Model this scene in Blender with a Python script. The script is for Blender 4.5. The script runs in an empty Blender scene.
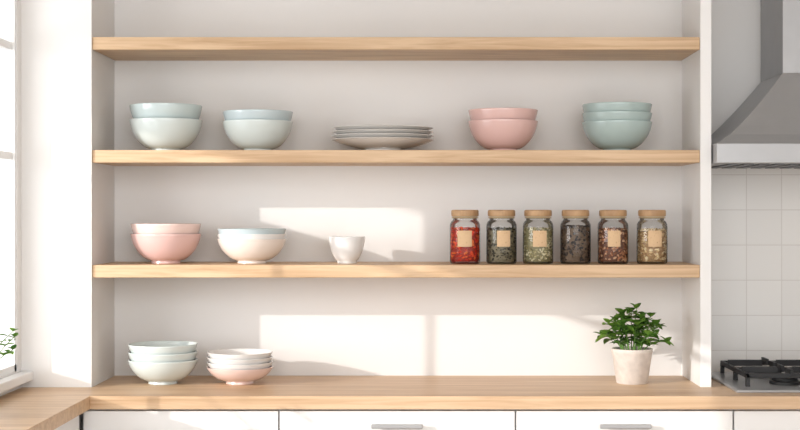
import bpy, bmesh, math, random
from mathutils import Vector, Matrix
random.seed(7)
S = bpy.context.scene
C = S.collection
S.view_settings.view_transform = 'Standard'
S.view_settings.look = 'None'
S.view_settings.exposure = 0.0

def lin(c):
    return tuple(((v/255)/12.92 if v/255 <= .04045 else ((v/255+.055)/1.055)**2.4) for v in c)+(1,)

# ---------------------------------------------------------------- materials
def mat_new(name):
    m = bpy.data.materials.new(name); m.use_nodes = True
    nt = m.node_tree
    return m, nt, nt.nodes['Principled BSDF']

def plain(name, rgb, rough=.5, metal=0, vary=.04, scale=8, bump=0, coat=0, spec=.5):
    m, nt, b = mat_new(name)
    c = lin(rgb)
    tc = nt.nodes.new('ShaderNodeTexCoord')
    n = nt.nodes.new('ShaderNodeTexNoise'); n.inputs['Scale'].default_value = scale
    n.inputs['Detail'].default_value = 4
    nt.links.new(tc.outputs['Object'], n.inputs['Vector'])
    r = nt.nodes.new('ShaderNodeValToRGB')
    r.color_ramp.elements[0].position = .3; r.color_ramp.elements[1].position = .7
    r.color_ramp.elements[0].color = tuple(v*(1-vary) for v in c[:3])+(1,)
    r.color_ramp.elements[1].color = tuple(min(1, v*(1+vary)) for v in c[:3])+(1,)
    nt.links.new(n.outputs['Fac'], r.inputs['Fac'])
    nt.links.new(r.outputs['Color'], b.inputs['Base Color'])
    b.inputs['Roughness'].default_value = rough
    b.inputs['Metallic'].default_value = metal
    b.inputs['Coat Weight'].default_value = coat
    b.inputs['Coat Roughness'].default_value = .08
    b.inputs['Specular IOR Level'].default_value = spec
    if bump:
        bp = nt.nodes.new('ShaderNodeBump'); bp.inputs['Strength'].default_value = bump
        bp.inputs['Distance'].default_value = .002
        n2 = nt.nodes.new('ShaderNodeTexNoise'); n2.inputs['Scale'].default_value = scale*12
        nt.links.new(tc.outputs['Object'], n2.inputs['Vector'])
        nt.links.new(n2.outputs['Fac'], bp.inputs['Height'])
        nt.links.new(bp.outputs['Normal'], b.inputs['Normal'])
    return m

def wood(name, dark, light, sc=(1.6, 22, 30), rough=.5):
    m, nt, b = mat_new(name)
    tc = nt.nodes.new('ShaderNodeTexCoord')
    mp = nt.nodes.new('ShaderNodeMapping'); mp.inputs['Scale'].default_value = sc
    nt.links.new(tc.outputs['Object'], mp.inputs['Vector'])
    n = nt.nodes.new('ShaderNodeTexNoise'); n.inputs['Scale'].default_value = 2.2
    n.inputs['Detail'].default_value = 7; n.inputs['Roughness'].default_value = .6
    n.inputs['Distortion'].default_value = .6
    nt.links.new(mp.outputs['Vector'], n.inputs['Vector'])
    r = nt.nodes.new('ShaderNodeValToRGB')
    r.color_ramp.elements[0].position = .32; r.color_ramp.elements[1].position = .62
    r.color_ramp.elements[0].color = lin(dark); r.color_ramp.elements[1].color = lin(light)
    nt.links.new(n.outputs['Fac'], r.inputs['Fac'])
    nt.links.new(r.outputs['Color'], b.inputs['Base Color'])
    b.inputs['Roughness'].default_value = rough
    bp = nt.nodes.new('ShaderNodeBump'); bp.inputs['Strength'].default_value = .15
    bp.inputs['Distance'].default_value = .001
    nt.links.new(n.outputs['Fac'], bp.inputs['Height'])
    nt.links.new(bp.outputs['Normal'], b.inputs['Normal'])
    return m

def glass_mat(name, tint=(.985, .99, .99), edge=(.74, .77, .76), refl=.9):
    m = bpy.data.materials.new(name); m.use_nodes = True
    nt = m.node_tree; nt.nodes.clear()
    out = nt.nodes.new('ShaderNodeOutputMaterial')
    tr = nt.nodes.new('ShaderNodeBsdfTransparent'); gl = nt.nodes.new('ShaderNodeBsdfGlossy')
    gl.inputs['Roughness'].default_value = .03
    lw = nt.nodes.new('ShaderNodeLayerWeight'); lw.inputs['Blend'].default_value = .35
    rp = nt.nodes.new('ShaderNodeValToRGB')
    rp.color_ramp.elements[0].position = .45; rp.color_ramp.elements[0].color = tint+(1,)
    rp.color_ramp.elements[1].position = .97; rp.color_ramp.elements[1].color = edge+(1,)
    nt.links.new(lw.outputs['Facing'], rp.inputs['Fac'])
    nt.links.new(rp.outputs['Color'], tr.inputs['Color'])
    fr = nt.nodes.new('ShaderNodeFresnel'); fr.inputs['IOR'].default_value = 1.45
    mu = nt.nodes.new('ShaderNodeMath'); mu.operation = 'MULTIPLY'; mu.inputs[1].default_value = refl
    nt.links.new(fr.outputs['Fac'], mu.inputs[0])
    mx = nt.nodes.new('ShaderNodeMixShader')
    nt.links.new(mu.outputs[0], mx.inputs[0])
    nt.links.new(tr.outputs[0], mx.inputs[1]); nt.links.new(gl.outputs[0], mx.inputs[2])
    nt.links.new(mx.outputs[0], out.inputs['Surface'])
    return m

M_wall = plain('painted_plaster', (230, 228, 226), .85, vary=.012, scale=3, bump=.06, spec=.2)
M_white = plain('white_lacquer', (234, 233, 232), .4, vary=.005)
M_frame = plain('window_paint', (236, 236, 236), .45, vary=.005)
M_wood = wood('light_oak', (184, 149, 112), (214, 184, 149))
M_worktop = wood('oak_worktop', (186, 150, 114), (214, 183, 149), sc=(1.3, 26, 30), rough=.42)
M_floor = wood('floor_oak', (180, 156, 130), (205, 182, 156), sc=(12, 1, 10))
M_steel = plain('brushed_steel', (168, 168, 169), .42, metal=.55, vary=.03, scale=20)
M_steel_d = plain('steel_filter', (110, 110, 112), .45, metal=.9)
M_hob = plain('hob_steel', (176, 176, 177), .3, metal=.6)
M_iron = plain('cast_iron', (26, 26, 28), .55, vary=.1, scale=40)
M_glass = glass_mat('jar_glass')
M_pane = glass_mat('window_pane_glass', (.99, .99, .99), (.97, .98, .98), .3)
M_lid = wood('lid_wood', (156, 120, 84), (190, 154, 114), sc=(30, 6, 6))
M_ring = plain('lid_seal', (186, 166, 132), .45)
M_pot = plain('speckled_ceramic', (214, 204, 196), .7, vary=.09, scale=60)
M_soil = plain('soil', (60, 42, 30), .95, vary=.4, scale=90, bump=.6)
M_stem = plain('green_stem', (104, 142, 68), .6)
M_blocker = plain('sun_blocker_cloth', (215, 205, 190), .9)  # for the slab added outside to cut off sunlight

def leaf_mat():
    m, nt, b = mat_new('basil_leaf')
    tc = nt.nodes.new('ShaderNodeTexCoord')
    n = nt.nodes.new('ShaderNodeTexNoise'); n.inputs['Scale'].default_value = 22
    nt.links.new(tc.outputs['Object'], n.inputs['Vector'])
    r = nt.nodes.new('ShaderNodeValToRGB')
    r.color_ramp.elements[0].position = .35; r.color_ramp.elements[1].position = .65
    r.color_ramp.elements[0].color = lin((60, 108, 38)); r.color_ramp.elements[1].color = lin((134, 178, 80))
    nt.links.new(n.outputs['Fac'], r.inputs['Fac']); nt.links.new(r.outputs['Color'], b.inputs['Base Color'])
    b.inputs['Roughness'].default_value = .38
    out = nt.nodes['Material Output']
    tl = nt.nodes.new('ShaderNodeBsdfTranslucent'); nt.links.new(r.outputs['Color'], tl.inputs['Color'])
    mx = nt.nodes.new('ShaderNodeMixShader'); mx.inputs[0].default_value = .4
    nt.links.new(b.outputs[0], mx.inputs[1]); nt.links.new(tl.outputs[0], mx.inputs[2])
    nt.links.new(mx.outputs[0], out.inputs['Surface'])
    return m
M_leaf = leaf_mat()

def tile_mat():
    m, nt, b = mat_new('glazed_tiles')
    tc = nt.nodes.new('ShaderNodeTexCoord')
    sp = nt.nodes.new('ShaderNodeSeparateXYZ'); nt.links.new(tc.outputs['Object'], sp.inputs[0])
    cb = nt.nodes.new('ShaderNodeCombineXYZ')
    nt.links.new(sp.outputs['X'], cb.inputs['X']); nt.links.new(sp.outputs['Z'], cb.inputs['Y'])
    br = nt.nodes.new('ShaderNodeTexBrick'); br.offset = 0; br.squash = 1
    br.inputs['Scale'].default_value = 1
    br.inputs['Brick Width'].default_value = .096; br.inputs['Row Height'].default_value = .096
    br.inputs['Mortar Size'].default_value = .0014; br.inputs['Mortar Smooth'].default_value = .4
    br.inputs['Color1'].default_value = lin((236, 234, 231)); br.inputs['Color2'].default_value = lin((232, 230, 227))
    br.inputs['Mortar'].default_value = lin((217, 213, 209))
    nt.links.new(cb.outputs[0], br.inputs['Vector'])
    nt.links.new(br.outputs['Color'], b.inputs['Base Color'])
    b.inputs['Roughness'].default_value = .22
    bp = nt.nodes.new('ShaderNodeBump'); bp.invert = True; bp.inputs['Strength'].default_value = .3
    bp.inputs['Distance'].default_value = .001
    nt.links.new(br.outputs['Fac'], bp.inputs['Height']); nt.links.new(bp.outputs['Normal'], b.inputs['Normal'])
    return m
M_tile = tile_mat()

def label_mat():
    m, nt, b = mat_new('kraft_label')
    tc = nt.nodes.new('ShaderNodeTexCoord')
    mp = nt.nodes.new('ShaderNodeMapping'); mp.inputs['Scale'].default_value = (300, 1, 170)
    nt.links.new(tc.outputs['Object'], mp.inputs['Vector'])
    n = nt.nodes.new('ShaderNodeTexNoise'); n.inputs['Scale'].default_value = 1
    nt.links.new(mp.outputs[0], n.inputs['Vector'])
    r = nt.nodes.new('ShaderNodeValToRGB')
    r.color_ramp.elements[0].position = .30; r.color_ramp.elements[1].position = .38
    r.color_ramp.elements[0].color = lin((166, 128, 94)); r.color_ramp.elements[1].color = lin((214, 182, 144))
    nt.links.new(n.outputs['Fac'], r.inputs['Fac']); nt.links.new(r.outputs['Color'], b.inputs['Base Color'])
    b.inputs['Roughness'].default_value = .8
    return m
M_label = label_mat()

# ---------------------------------------------------------------- mesh helpers
def link(o):
    C.objects.link(o); return o

def finish(bm, name, mats, smooth=False, recalc=True):
    if recalc: bmesh.ops.recalc_face_normals(bm, faces=bm.faces)
    me = bpy.data.meshes.new(name); bm.to_mesh(me); bm.free()
    if not isinstance(mats, (list, tuple)): mats = [mats]
    for m in mats: me.materials.append(m)
    if smooth:
        for p in me.polygons: p.use_smooth = True
        try: me.set_sharp_from_angle(angle=math.radians(40))
        except Exception: pass
    return me

def add_box(bm, x0, x1, y0, y1, z0, z1, bev=0):
    r = bmesh.ops.create_cube(bm, size=1)
    vs = r['verts']
    for v in vs:
        v.co = Vector((x0 if v.co.x < 0 else x1, y0 if v.co.y < 0 else y1, z0 if v.co.z < 0 else z1))
    if bev:
        es = list({e for v in vs for e in v.link_edges})
        bmesh.ops.bevel(bm, geom=es, offset=bev, segments=2, affect='EDGES', profile=.5)

def boxes(name, lst, mat, bev=0, loc=(0, 0, 0)):
    bm = bmesh.new()
    for b in lst:
        add_box(bm, *b, bev)
    L = Vector(loc)
    for v in bm.verts: v.co -= L
    o = link(bpy.data.objects.new(name, finish(bm, name, mat)))
    o.location = loc
    return o

def lathe(name, prof, mat, seg=64, closed_top=False):
    bm = bmesh.new(); rings = []
    for r, z in prof:
        if r < 1e-6: rings.append([bm.verts.new((0, 0, z))])
        else: rings.append([bm.verts.new((r*math.cos(2*math.pi*i/seg), r*math.sin(2*math.pi*i/seg), z)) for i in range(seg)])
    for a, b in zip(rings, rings[1:]):
        for i in range(seg):
            j = (i+1) % seg
            if len(a) == 1 and len(b) == 1: continue
            if len(a) == 1: bm.faces.new((a[0], b[j], b[i]))
            elif len(b) == 1: bm.faces.new((a[i], a[j], b[0]))
            else: bm.faces.new((a[i], a[j], b[j], b[i]))
    return finish(bm, name, mat, smooth=True)

def thing(o, label, cat, group=None, kind=None):
    o['label'] = label; o['category'] = cat
    if group: o['group'] = group
    if kind: o['kind'] = kind
    return o
def struct(o, label, cat):
    return thing(o, label, cat, kind='structure')
def empty(name, loc):
    e = bpy.data.objects.new(name, None); e.empty_display_size = .05; e.location = loc
    return link(e)
def child(name, me, par, loc=(0, 0, 0)):
    o = link(bpy.data.objects.new(name, me)); o.parent = par; o.location = loc
    return o

# ---------------------------------------------------------------- room
LX = -1.02; RX = 1.95; CT = .9; HZ = 1.33; CEIL = 2.5; FY = -4.2
struct(boxes('floor', [(LX-.12, RX+.1, FY, .45, -.1, 0)], M_floor), 'light oak plank floor', 'floor')
struct(boxes('ceiling', [(LX-.12, RX+.1, FY, .45, CEIL, CEIL+.1)], M_wall), 'plain white painted ceiling', 'ceiling')
struct(boxes('wall_back', [(LX, RX, .33, .45, 0, CEIL)], M_wall), 'white painted kitchen wall beside the hood', 'wall')
struct(boxes('wall_niche', [(-.845, .675, .25, .33, 0, CEIL)], M_wall), 'white painted back of the shelf niche, sunlit', 'wall')
struct(boxes('wall_pillar', [(LX, -.845, -.005, .33, 0, CEIL)], M_wall), 'white painted pillar beside the window', 'wall')
struct(boxes('wall_right', [(RX, RX+.1, FY, .45, 0, CEIL)], M_wall), 'plain white painted side wall', 'wall')
OY0, OY1, OZ0, OZ1 = -1.35, -.04, .945, 1.985
struct(boxes('wall_left', [(LX-.1, LX, FY, .45, 0, OZ0), (LX-.1, LX, FY, .45, OZ1, CEIL),
       (LX-.1, LX, FY, OY0, OZ0, OZ1), (LX-.1, LX, OY1, .45, OZ0, OZ1)], M_wall), 'white wall with a large window opening', 'wall')
struct(boxes('trim_1', [(.675, .7025, -.005, .33, CT, CEIL)], M_white, .001), 'white upright panel ending the shelf niche', 'panel')
struct(boxes('trim_2', [(.7025, RX, .322, .33, CT, 1.50)], M_tile), 'white square glazed tile splashback', 'tiles')
struct(boxes('trim_3', [(LX, LX+.03, OY0-.03, -.0055, CT+.018, OZ0-.004)], M_frame, .003), 'white painted window sill board', 'window sill')
# window frame, set nearly flush with the inner face of the wall
fx0, fx1 = LX-.034, LX-.002
fr = []
fw = .016
fr += [(fx0, fx1, OY1-fw, OY1, OZ0, OZ1), (fx0, fx1, OY0, OY0+fw, OZ0, OZ1),
       (fx0, fx1, OY0, OY1, OZ0, OZ0+fw), (fx0, fx1, OY0, OY1, OZ1-fw, OZ1)]
MY = -.428
fr += [(fx0+.012, fx1-.008, MY-.006, MY+.006, OZ0+fw, OZ1-fw)]
for z in (1.475, 1.745):
    fr += [(fx0+.010, fx1-.006, OY0+fw, OY1-fw, z-.009, z+.009)]
w = struct(boxes('window_1', fr, M_frame), 'white framed window with thin glazing bars', 'window')
g = boxes('glass_pane', [(LX-.021, LX-.019, OY0+fw, OY1-fw, OZ0+fw, OZ1-fw)], M_pane); g.parent = w
# unseen, added to block the sun: blind + overhang
bl = empty('sun_block_blind', (LX+.02, -.875, OZ1-.005))
me = lathe('roller', [(0, -.48), (.015, -.48), (.015, .48), (0, .48)], M_white, 24)
o = child('roller', me, bl); o.rotation_euler = (math.pi/2, 0, 0)
o = boxes('sun_block_fabric', [(LX+.004, LX+.006, -1.35, -.402, 1.515, OZ1-.01)], M_white); o.parent = bl
o.matrix_parent_inverse = Matrix.Translation(bl.location).inverted()
o = boxes('sun_block_hem', [(LX+.001, LX+.010, -1.35, -.402, 1.50, 1.515)], M_white, .001); o.parent = bl
o.matrix_parent_inverse = Matrix.Translation(bl.location).inverted()
thing(bl, 'white fabric roller blind added out of view to block the sun', 'blind')
struct(boxes('sun_blocker', [(LX-1.20, LX-.1, -2.2, -.02, 1.99, 2.01), (LX-1.20, LX-1.185, -2.2, -.02, 1.978, 1.99)], M_blocker), 'added pale sun overhang outside above the window', 'blocker')

# ---------------------------------------------------------------- worktop
bm = bmesh.new()
outline = [(LX, -1.6), (-.806, -1.6), (-.806, -.18), (1.9, -.18), (1.9, .322), (.676, .322), (.676, .25), (-.845, .25), (-.845, -.005), (LX, -.005)]
vs = [bm.verts.new((x, y, CT-.031)) for x, y in outline]
f = bm.faces.new(vs)
ex = bmesh.ops.extrude_face_region(bm, geom=[f])
for v in [g for g in ex['geom'] if isinstance(g, bmesh.types.BMVert)]: v.co.z = CT
bmesh.ops.bevel(bm, geom=[e for e in bm.edges], offset=.0015, segments=2, affect='EDGES')
wt = link(bpy.data.objects.new('worktop', finish(bm, 'worktop', M_worktop)))
thing(wt, 'continuous light oak worktop running under the shelves', 'worktop')

# ---------------------------------------------------------------- shelves
for z1, lab in ((1.775, 'long light oak shelf, empty'), (1.4925, 'long light oak shelf carrying stacked bowls and plates'), (1.205, 'long light oak shelf carrying bowls, cup and spice jars')):
    o = boxes('wall_shelf', [(-.8445, .6745, 0, .2495, z1-.0315, z1)], M_wood, .0012, loc=(0, 0, z1))
    thing(o, lab, 'shelf', 'oak wall shelves in the niche')

# ---------------------------------------------------------------- base cabinets
xs = [-.828, -.360, .204, .723, 1.30, 1.88]
kinds = ['door', 'drawer', 'drawer', 'door', 'door']
for i, k in enumerate(kinds):
    x0, x1 = xs[i], xs[i+1]; cx = (x0+x1)/2
    e = empty('base_cabinet', (cx, .05, 0))
    bm = bmesh.new()
    add_box(bm, x0-cx+.0005, x1-cx-.0005, -.195, .195, .09, CT-.032)
    add_box(bm, x0-cx+.0005, x1-cx-.0005, -.15, .195, 0, .09)
    child('body', finish(bm, 'body', M_white), e)
    def front(nm, z0, z1):
        bm = bmesh.new(); add_box(bm, x0-cx+.002, x1-cx-.002, -.215, -.196, z0, z1, .0012)
        return child(nm, finish(bm, nm, M_white), e)
    def handle(par, xc, zc, wd):
        bm = bmesh.new()
        add_box(bm, xc-wd/2, xc+wd/2, -.238, -.230, zc-.005, zc+.005, .002)
        add_box(bm, xc-wd/2+.01, xc-wd/2+.018, -.231, -.215, zc-.003, zc+.003)
        add_box(bm, xc+wd/2-.018, xc+wd/2-.01, -.231, -.215, zc-.003, zc+.003)
        h = child('handle', finish(bm, 'handle', M_steel), par)
        h['label'] = 'slim brushed steel bar handle'
    if k == 'drawer':
        d = front('drawer', .66, .863); handle(d, 0, .829, .122)
        d = front('drawer', .38, .656); handle(d, 0, .62, .122)
        d = front('drawer', .10, .376); handle(d, 0, .34, .122)
    else:
        d = front('door', .10, .863); handle(d, 0, .70, .122)
    thing(e, 'white flat-fronted base cabinet with ' + ('drawers' if k == 'drawer' else 'a door') + ' under the worktop', 'cabinet', 'white base cabinets')
e = empty('base_cabinet', (-.92, -.85, 0))
bm = bmesh.new(); add_box(bm, -.095, .072, -.74, .664, .09, CT-.032); add_box(bm, -.095, .03, -.74, .664, 0, .09)
child('body', finish(bm, 'body', M_white), e)
for y0, y1 in ((-.74, -.04), (-.036, .664)):
    bm = bmesh.new(); add_box(bm, .0725, .0905, y0+.002, y1-.002, .10, .863, .0012)
    child('door', finish(bm, 'door', M_white), e)
thing(e, 'white flat-fronted base cabinet beneath the window', 'cabinet', 'white base cabinets')

# ---------------------------------------------------------------- crockery
def bowl_profile(R, H, fl, t, rf=.42, um=.82, p=2.0, q=1.6, foot=.007):
    r0 = rf*R*.97
    g = lambda u: (1-(1-u)**p)**(1/q)
    def f(z):
        u = max(0, (z-foot)/(H-foot)); return r0+(R-r0)*g(um*u)/g(um)
    pr = [(0, .0015), (rf*R*.85, .0015), (rf*R*.88, 0), (rf*R*.98, 0), (rf*R, .001), (rf*R*.97, foot)]
    N = 22
    for i in range(1, N): pr.append((f(foot+(H-t*.5-foot)*(i/N)**1.25), foot+(H-t*.5-foot)*(i/N)**1.25))
    pr += [(R, H-t*.5), (R-t*.15, H-t*.12), (R-t*.5, H), (R-t*.85, H-t*.12)]
    for i in range(N+1):
        z = H-t*.5-(H-t*.5-fl)*(i/N)
        r = f(z)-t
        pr.append((max(r, .004), z))
    pr.append((0, fl))
    return pr

def glaze(name, rgb):
    return plain(name, rgb, .2, vary=.012, scale=14, coat=.4)
G = {
 'mint': glaze('glaze_mint', (208, 217, 215)), 'aqua': glaze('glaze_aqua', (194, 208, 208)),
 'blue': glaze('glaze_pale_blue', (193, 207, 211)), 'pink': glaze('glaze_pink', (220, 184, 178)),
 'blush': glaze('glaze_blush', (230, 204, 196)), 'teal': glaze('glaze_grey_teal', (170, 188, 186)),
 'white': glaze('glaze_white', (230, 228, 226)), 'cream': glaze('glaze_cream', (234, 222, 213)),
 'stone': glaze('glaze_stone', (236, 233, 229)),
}
def stack(name, cat, px, wpx, zb, H, dz, cols, labels, group, y=.12, t=.003, **kw):
    d = 3.5+y; s = 1400/d
    x = (px-430)/s; R = wpx/s/2
    n = len(cols)
    for i, c in enumerate(cols):
        top = i == n-1
        fl = dz if not top else max(.008, min(dz, .010))
        me = lathe(name, bowl_profile(R*(1-.004*i), H, fl, t, **kw), G[c], 72)
        o = link(bpy.data.objects.new(name, me))
        o.location = (x, y, zb+dz*i+.0002*(i+1)); o.rotation_euler.z = random.random()*6
        thing(o, labels[i], cat, group)
    return x

Z2, Z3 = 1.4925, 1.205
stack('bowl', 'bowl', 166, 72, Z2, .083, .037, ['mint', 'aqua'],
      ['pale mint ceramic bowl holding another bowl', 'pale aqua ceramic bowl nested in a mint bowl'], 'mint bowls stacked on the shelf', um=.9)
stack('bowl', 'bowl', 258, 70, Z2, .079, .025, ['mint', 'blue'],
      ['pale mint ceramic bowl under a blue bowl', 'light blue ceramic bowl nested in a mint bowl'], 'mint and blue bowls stacked on the shelf', um=.85)
stack('plate', 'plate', 383, 102, Z2, .032, .0100, ['stone', 'stone', 'stone', 'stone'],
      ['off-white shallow ceramic plate at the bottom of a stack'] + ['off-white shallow ceramic plate inside the stack']*2 + ['off-white shallow ceramic plate on top of the stack'],
      'off-white plates stacked on the shelf', y=.125, t=.0022, rf=.36, um=.7, p=1.6, q=1.25)
stack('bowl', 'bowl', 503, 70, Z2, .080, .028, ['pink', 'pink'],
      ['glossy dusty pink bowl holding another pink bowl', 'glossy dusty pink bowl nested in its twin'], 'pink bowls stacked on the shelf', um=.86)
stack('bowl', 'bowl', 617, 70, Z2, .0775, .0225, ['teal', 'teal', 'teal'],
      ['grey-green ceramic bowl at the bottom of the stack', 'grey-green ceramic bowl in the middle of the stack', 'grey-green ceramic bowl on top of the stack'], 'grey-green bowls stacked on the shelf', um=.88)
stack('bowl', 'bowl', 166, 70, Z3, .077, .0255, ['pink', 'blush'],
      ['glossy pink ceramic bowl under a blush bowl', 'pale blush ceramic bowl nested in a pink bowl'], 'pink bowls stacked on the lower shelf', um=.85)
stack('bowl', 'bowl', 252, 69, Z3, .0635, .0128, ['cream', 'white', 'blue'],
      ['cream blush ceramic bowl at the bottom of the stack', 'white ceramic bowl in the middle of the stack', 'light blue ceramic bowl on top of the stack'], 'cream and blue bowls stacked on the lower shelf', t=.0025, um=.75)
stack('bowl', 'bowl', 163, 69, CT, .062, .0195, ['mint', 'mint', 'mint'],
      ['pale mint bowl standing on the worktop', 'pale mint bowl in the middle of the stack', 'pale mint bowl on top of the stack'], 'pale mint bowls stacked on the worktop', y=.075, t=.0026, um=.8)
stack('bowl', 'bowl', 240, 66, CT, .043, .0125, ['blush', 'white', 'white', 'white'],
      ['shallow blush bowl standing on the worktop', 'shallow white bowl in the stack', 'shallow white bowl in the stack', 'shallow white bowl on top of the stack'], 'shallow bowls stacked on the worktop', y=.075, t=.0022, um=.75)
# cup
s = 1400/3.62; R = 18.2/s; H = .0695
pr = [(0, .002), (R*.42, .002), (R*.45, 0), (R*.52, 0), (R*.54, .004), (R*.55, .007)]
for i in range(1, 20):
    u = i/19; pr.append((R*(.55+.45*math.sin(min(1, u)*math.pi*.5)**.75), .007+(H-.009)*u))
inner = [(r-.003, z) for r, z in pr[6:]][::-1]
pr += [(R-.0005, H-.0004), (R-.0015, H), (R-.0026, H-.0005)] + [p for p in inner if p[1] > .012] + [(0, .012)]
o = link(bpy.data.objects.new('cup', lathe('cup', pr, G['white'], 64)))
o.location = ((347-430)/s, .12, Z3+.0003)
thing(o, 'small handleless white ceramic cup on a foot', 'cup')

# ---------------------------------------------------------------- spice jars
def chips(name, mats, R, z0, z1, size, flat, n, core):
    bm = bmesh.new()
    seg = 40
    ring = []
    for zz, rr in ((z0, R*.9), (z0+.004, R-.002), (z1-.003, R-.002), (z1, R*.8)):
        ring.append([bm.verts.new((rr*math.cos(2*math.pi*i/seg), rr*math.sin(2*math.pi*i/seg), zz)) for i in range(seg)])
    for a, b in zip(ring, ring[1:]):
        for i in range(seg):
            bm.faces.new((a[i], a[(i+1) % seg], b[(i+1) % seg], b[i])).material_index = core
    bm.faces.new(ring[-1]).material_index = core; bm.faces.new(ring[0][::-1]).material_index = core
    for k in range(n):
        a = random.random()*2*math.pi
        if k < n*.78:
            r = R-.0015; z = z0+.003+random.random()*(z1-z0-.003)
        else:
            r = math.sqrt(random.random())*(R-.002); z = z1+random.random()*.003
        sz = size*random.uniform(.6, 1.2)
        res = bmesh.ops.create_icosphere(bm, subdivisions=1, radius=1)
        rot = Matrix.Rotation(random.random()*6.28, 4, Vector((random.random()-.5, random.random()-.5, random.random()-.5)).normalized())
        mi = random.randrange(len(mats))
        for v in res['verts']:
            c = v.co*random.uniform(.8, 1.15)
            c = Vector((c.x*sz, c.y*sz*.65, c.z*sz*flat)); c = rot @ c
            p = c+Vector((r*math.cos(a), r*math.sin(a), z))
            rr = math.hypot(p.x, p.y)
            if rr > R+.0012: p.x *= (R+.0012)/rr; p.y *= (R+.0012)/rr
            p.z = max(p.z, z0)
            v.co = p
            for f in v.link_faces: f.material_index = mi
    return finish(bm, name, mats)
def sp(n, cols):
    return [plain('%s_piece_%d' % (n, i), c, .6, vary=.12, scale=200) for i, c in enumerate(cols)]
fill = [
 ('chili_flakes', sp('chili', [(238, 84, 34), (214, 50, 24), (250, 132, 64), (160, 40, 22)]), .0055, .35, 'bright red-orange dried chili pieces filling a glass jar', .088),
 ('dried_herbs', sp('herb', [(62, 58, 46), (90, 84, 64), (40, 38, 32), (128, 118, 92)]), .0048, .3, 'dark dried herb leaves filling a glass jar', .088),
 ('dried_seeds', sp('seed', [(204, 192, 150), (176, 164, 118), (230, 220, 188), (140, 132, 96)]), .0044, .5, 'pale green-beige dried seeds filling a glass jar', .088),
 ('peppercorns', sp('pepper', [(60, 48, 40), (84, 66, 52), (38, 32, 32), (112, 90, 70)]), .0045, .9, 'dark peppercorns filling a glass jar', .093),
 ('mixed_spice', sp('spice', [(190, 130, 92), (148, 94, 64), (224, 180, 142), (112, 72, 54)]), .0052, .6, 'reddish brown mixed whole spices filling a glass jar', .086),
 ('dried_ginger', sp('ginger', [(222, 196, 150), (200, 168, 122), (238, 220, 182), (168, 134, 94)]), .0058, .35, 'beige dried root slices filling a glass jar', .084),
]
JR = .0392; s = 1400/3.6
jar_me = lathe('jar_body', [(0, .004), (.028, .0035), (.034, 0), (.0372, .001), (JR, .006), (JR, .094), (.0385, .101), (.0355, .1075), (.0315, .111), (.0305, .1135), (.0308, .1155), (.0325, .1165), (.0325, .119)], M_glass, 64)
lid_me = lathe('lid', [(0, .1215), (.0335, .1215), (.0350, .1225), (.0354, .1245), (.0354, .134), (.0347, .1365), (.0325, .138), (0, .138)], M_lid, 64)
seal_me = lathe('seal_ring', [(.0330, .1165), (.0345, .1168), (.0352, .118), (.0345, .1185), (.0325, .119), (.0315, .1212), (.0, .1212)], M_ring, 48)
def label_mesh(w, z0, z1, yaw):
    bm = bmesh.new(); r = JR+.0006; n = 12; A = w/r
    for rr in (r,):
        lo = []; hi = []
        for i in range(n+1):
            a = -math.pi/2-A/2+A*i/n
            lo.append(bm.verts.new((rr*math.cos(a), rr*math.sin(a), z0))); hi.append(bm.verts.new((rr*math.cos(a), rr*math.sin(a), z1)))
        for i in range(n): bm.faces.new((lo[i], lo[i+1], hi[i+1], hi[i]))
    ex = bmesh.ops.extrude_face_region(bm, geom=bm.faces[:])
    for v in [g for g in ex['geom'] if isinstance(g, bmesh.types.BMVert)]:
        k = (r-.0004)/r; v.co.x *= k; v.co.y *= k
    return finish(bm, 'label', M_label)
labs = [.038, .035, .037, 0, .033, .036]
lblm = ['red chili pieces', 'dark dried herbs', 'pale dried seeds', 'dark peppercorns', 'brown mixed spices', 'beige dried root']
for i, px in enumerate((465, 501.5, 538, 575.5, 613, 652)):
    x = (px-430)/s
    e = empty('spice_jar', (x, .10, Z3+.0002))
    child('jar_body', jar_me, e); l = child('lid', lid_me, e); l.rotation_euler.z = i*.4; l['label'] = 'round light wooden lid'
    child('seal_ring', seal_me, e)
    if labs[i]:
        lb = child('label', label_mesh(labs[i], .044, .085, 0), e); lb.rotation_euler.z = (-.05, .1, .05, 0, -.05, .05)[i]
        lb['label'] = 'kraft paper label with tiny handwriting'
    thing(e, 'square-shouldered clear glass jar with wooden lid, %s inside' % lblm[i], 'jar', 'spice jars on the lower shelf')
    nm, ms, size, flat, lab, top = fill[i]
    me = chips(nm, ms, JR-.0030, .0055, top, size, flat, 560, 3)
    o = link(bpy.data.objects.new(nm, me)); o.location = (x, .10, Z3+.0002)
    thing(o, lab, 'spice', 'spices inside the jars', 'stuff')

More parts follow.
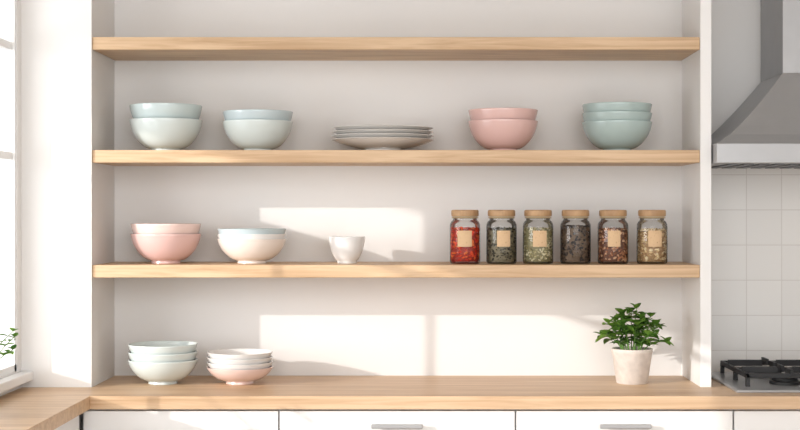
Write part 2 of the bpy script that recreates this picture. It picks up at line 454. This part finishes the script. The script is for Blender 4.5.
# ---------------------------------------------------------------- plants
def add_leaf(bm, base, d, up, L, W, mi=0, droop=.35):
    d = d.normalized(); side = d.cross(up)
    if side.length < 1e-3: side = Vector((1, 0, 0))
    side.normalize(); n = side.cross(d).normalized()
    rows = []
    N = 7
    for i in range(N+1):
        u = i/N
        w = W*math.sin(math.pi*min(1, u**.8*.97+.02))**.85*.5
        if i == N: w = .0002
        c = base+d*(L*u)-Vector((0, 0, 1))*(droop*L*u*u)
        row = [c-side*w+n*w*.35, c-side*w*.5+n*w*.12, c, c+side*w*.5+n*w*.12, c+side*w+n*w*.35]
        rows.append([bm.verts.new(p) for p in row])
    for a, b in zip(rows, rows[1:]):
        for j in range(4): bm.faces.new((a[j], a[j+1], b[j+1], b[j])).material_index = mi
def add_tube(bm, pts, r0, r1, seg=6):
    prev = None
    for k, p in enumerate(pts):
        d = (pts[min(k+1, len(pts)-1)]-pts[max(k-1, 0)]).normalized()
        a = d.orthogonal().normalized(); b = d.cross(a)
        r = r0+(r1-r0)*k/(len(pts)-1)
        ring = [bm.verts.new(p+a*r*math.cos(2*math.pi*i/seg)+b*r*math.sin(2*math.pi*i/seg)) for i in range(seg)]
        if prev:
            for i in range(seg): bm.faces.new((prev[i], prev[(i+1) % seg], ring[(i+1) % seg], ring[i]))
        prev = ring

def plant(loc, Hh, stems, label, leafL, pot_top, nodes):
    e = empty('potted_plant', loc)
    k = pot_top
    pm = lathe('pot', [(0, .0), (k*.72, 0), (k*.76, .002), (k*.97, Hh-.012), (k, Hh-.010), (k, Hh-.001), (k-.001, Hh), (k-.005, Hh), (k-.006, Hh-.002), (k-.0065, Hh-.014), (0, Hh-.014)], M_pot, 64)
    p = child('pot', pm, e); p['label'] = 'tapered speckled beige ceramic pot'
    sm = lathe('soil', [(0, Hh-.0138), (k-.007, Hh-.0138), (k-.0075, Hh-.009), (k*.5, Hh-.006), (0, Hh-.005)], M_soil, 40)
    child('soil', sm, e)
    bs = bmesh.new(); bl = bmesh.new()
    for (tip, b0) in stems:
        mid = (tip+b0)/2+Vector((0, 0, .018))+Vector((b0.x-tip.x, b0.y-tip.y, 0))*.15
        pts = []
        for i in range(9):
            u = i/8; pts.append(b0*(1-u)**2+mid*2*u*(1-u)+tip*u*u)
        add_tube(bs, pts, .0016, .0009)
        az = random.random()*6.28
        for node, sc in nodes:
            az += math.pi/2+random.uniform(-.4, .4)
            for sgn in (0, math.pi):
                a = az+sgn
                dd = Vector((math.cos(a), math.sin(a), random.uniform(-.1, .7)))
                Lf = leafL*sc*random.uniform(.75, 1.2)
                add_leaf(bl, pts[node], dd, Vector((0, 0, 1)), Lf, Lf*.76)
        for q in range(3):
            a = az+q*2.1
            dd = Vector((math.cos(a), math.sin(a), random.uniform(.5, 1.2)))
            Lf = leafL*random.uniform(.5, .8)
            add_leaf(bl, tip, dd, Vector((0, 0, 1)), Lf, Lf*.7, droop=.2)
    child('stem', finish(bs, 'stem', M_stem, smooth=True), e)
    fo = child('foliage', finish(bl, 'foliage', M_leaf, smooth=True, recalc=False), e)
    fo['kind'] = 'stuff'; fo['label'] = 'bushy bright green herb leaves'
    thing(e, label, 'plant')
    return e
s = 1400/3.58
px = (632-430)/s
stems = []
for i in range(20):
    a = i*2.39996+.6; rr = math.sqrt((i+.5)/20)
    tip = Vector((math.cos(a)*rr*.092, math.sin(a)*rr*.066, .194-.088*rr**2+random.uniform(-.022, .014)))
    b0 = Vector((math.cos(a)*rr*.030, math.sin(a)*rr*.030, .083))
    stems.append((tip, b0))
plant((px, .08, CT+.0002), .089, stems, 'bushy green basil plant in a speckled beige pot', .044, .0525, ((2, .6), (4, .8), (6, .95), (7, .7)))
stems = [(Vector((.020, .19, .155)), Vector((.005, .01, .068))), (Vector((.028, .15, .13)), Vector((.0, .02, .068))),
         (Vector((.0, .05, .17)), Vector((.0, .0, .068))), (Vector((.03, -.04, .15)), Vector((.0, -.01, .068))), (Vector((.008, .22, .165)), Vector((-.01, .01, .068)))]
plant((-.955, -.54, CT+.0002), .075, stems, 'small leafy green plant on the worktop beside the window', .030, .038, ((6, .9), (7, .8)))

# ---------------------------------------------------------------- range hood
e = empty('range_hood', (1.02, .10, 1.458))
hx0, hx1, hy0, hy1 = .706-1.02, 1.334-1.02, -.15, .219
bm = bmesh.new(); add_box(bm, hx0, hx1, hy0, hy1, 0, .049, .0015)
child('rim', finish(bm, 'rim', M_steel), e)
bm = bmesh.new()
lo = [bm.verts.new(p) for p in ((hx0+.003, hy0+.003, .0492), (hx1-.003, hy0+.003, .0492), (hx1-.003, hy1, .0492), (hx0+.003, hy1, .0492))]
cx0, cx1, cy0 = -.118, .118, -.02
prev = lo
for k in range(1, 9):
    u = k/8; q = u**.8
    ring = [bm.verts.new(p) for p in ((hx0+.003+(cx0-hx0-.003)*q, hy0+.003+(cy0-hy0-.003)*q, .0492+.185*u), (hx1-.003+(cx1-hx1+.003)*q, hy0+.003+(cy0-hy0-.003)*q, .0492+.185*u), (hx1-.003+(cx1-hx1+.003)*q, hy1, .0492+.185*u), (hx0+.003+(cx0-hx0-.003)*q, hy1, .0492+.185*u))]
    for i in range(4): bm.faces.new((prev[i], prev[(i+1) % 4], ring[(i+1) % 4], ring[i]))
    prev = ring
bm.faces.new(lo[::-1]); bm.faces.new(prev)
child('canopy', finish(bm, 'canopy', M_steel), e)
bm = bmesh.new(); add_box(bm, cx0, cx1, cy0, hy1, .2345, CEIL-1.458-.001, .001)
child('chimney', finish(bm, 'chimney', M_steel), e)
bm = bmesh.new()
for i in range(14):
    x = hx0+.04+i*.039; add_box(bm, x, x+.025, hy0+.05, hy1-.05, -.003, -.0002)
child('grease_filter', finish(bm, 'grease_filter', M_steel_d), e)
thing(e, 'brushed steel chimney range hood above the gas hob', 'range hood')

# ---------------------------------------------------------------- hob
e = empty('gas_hob', (1.03, .07, CT))
bm = bmesh.new(); add_box(bm, -.29, .29, -.19, .21, .0003, .007, .002)
child('hob_plate', finish(bm, 'hob_plate', M_hob), e)
for bx in (-.14, .14):
    for by in (-.058, .105):
        R = .038
        b = child('burner', lathe('burner', [(0, .0072), (R, .0072), (R, .014), (R*.85, .016), (R*.82, .022), (R*.6, .025), (0, .025)], M_iron, 32), e, (bx, by, 0))
    bm = bmesh.new()
    zt0, zt1 = .034, .042
    x0, x1, y0, y1 = bx-.112, bx+.115, -.125, .185
    for (a0, a1, c0, c1) in ((x0, x1, y0, y0+.009), (x0, x1, y1-.009, y1), (x0, x0+.009, y0, y1), (x1-.009, x1, y0, y1), (x0, x1, .014, .023)):
        add_box(bm, a0, a1, c0, c1, zt0-.006, zt1-.002, .0015)
    for by in (-.058, .105):
        for k in range(4):
            a = k*math.pi/2
            dx, dy = math.cos(a), math.sin(a)
            r0, r1 = .018, (.108 if k % 2 == 0 else .070)
            xa, xb = sorted((bx+dx*r0, bx+dx*r1)); ya, yb = sorted((by+dy*r0, by+dy*r1))
            if k % 2 == 0: add_box(bm, xa, xb, by-.004, by+.004, zt0, zt1+.008, .001)
            else: add_box(bm, bx-.004, bx+.004, ya, yb, zt0, zt1+.008, .001)
    for fx in (x0, x1-.01):
        for fy in (y0, y1-.01, .013): add_box(bm, fx, fx+.01, fy, fy+.01, .0072, zt0)
    child('pan_support', finish(bm, 'pan_support', M_iron), e)
for k in range(4):
    child('knob', lathe('knob', [(0, .0072), (.011, .0072), (.010, .022), (.009, .024), (0, .024)], M_iron, 24), e, (0, -.14+k*.09, 0))
thing(e, 'stainless steel gas hob with black cast iron supports', 'hob')

# ---------------------------------------------------------------- light
sun = bpy.data.lights.new('sun', 'SUN'); sun.energy = 2.6; sun.angle = math.radians(.7); sun.color = (1, .95, .895)
so = link(bpy.data.objects.new('sun', sun))
so.rotation_euler = Vector((1.53, 1, -.45)).to_track_quat('-Z', 'Y').to_euler()
def area(name, loc, target, sx, sy, en, col):
    l = bpy.data.lights.new(name, 'AREA'); l.shape = 'RECTANGLE'; l.size = sx; l.size_y = sy; l.energy = en; l.color = col
    o = link(bpy.data.objects.new(name, l)); o.location = loc
    o.rotation_euler = (Vector(target)-Vector(loc)).to_track_quat('-Z', 'Y').to_euler()
    return o
area('window_sky_light', (-2.4, -1.6, 1.7), (-.4, .1, 1.4), 1.6, 1.6, 66, (.98, .99, 1))
area('room_fill', (.1, -3.9, 1.9), (0, .2, 1.3), 2.6, 1.4, 42, (1, .995, .985))  # fill added behind the camera, standing in for unseen windows
W = bpy.data.worlds.new('World'); S.world = W; W.use_nodes = True
bg = W.node_tree.nodes['Background']; bg.inputs[0].default_value = (.96, .98, 1, 1); bg.inputs[1].default_value = 1.55

# ---------------------------------------------------------------- camera
cam = bpy.data.cameras.new('camera'); co = link(bpy.data.objects.new('camera', cam))
cam.sensor_width = 36; cam.lens = 1400/800*36
co.location = (0, -3.5, HZ); co.rotation_euler = (math.pi/2, 0, 0)
cam.shift_x = -30/800
cam.clip_start = .05
S.camera = co
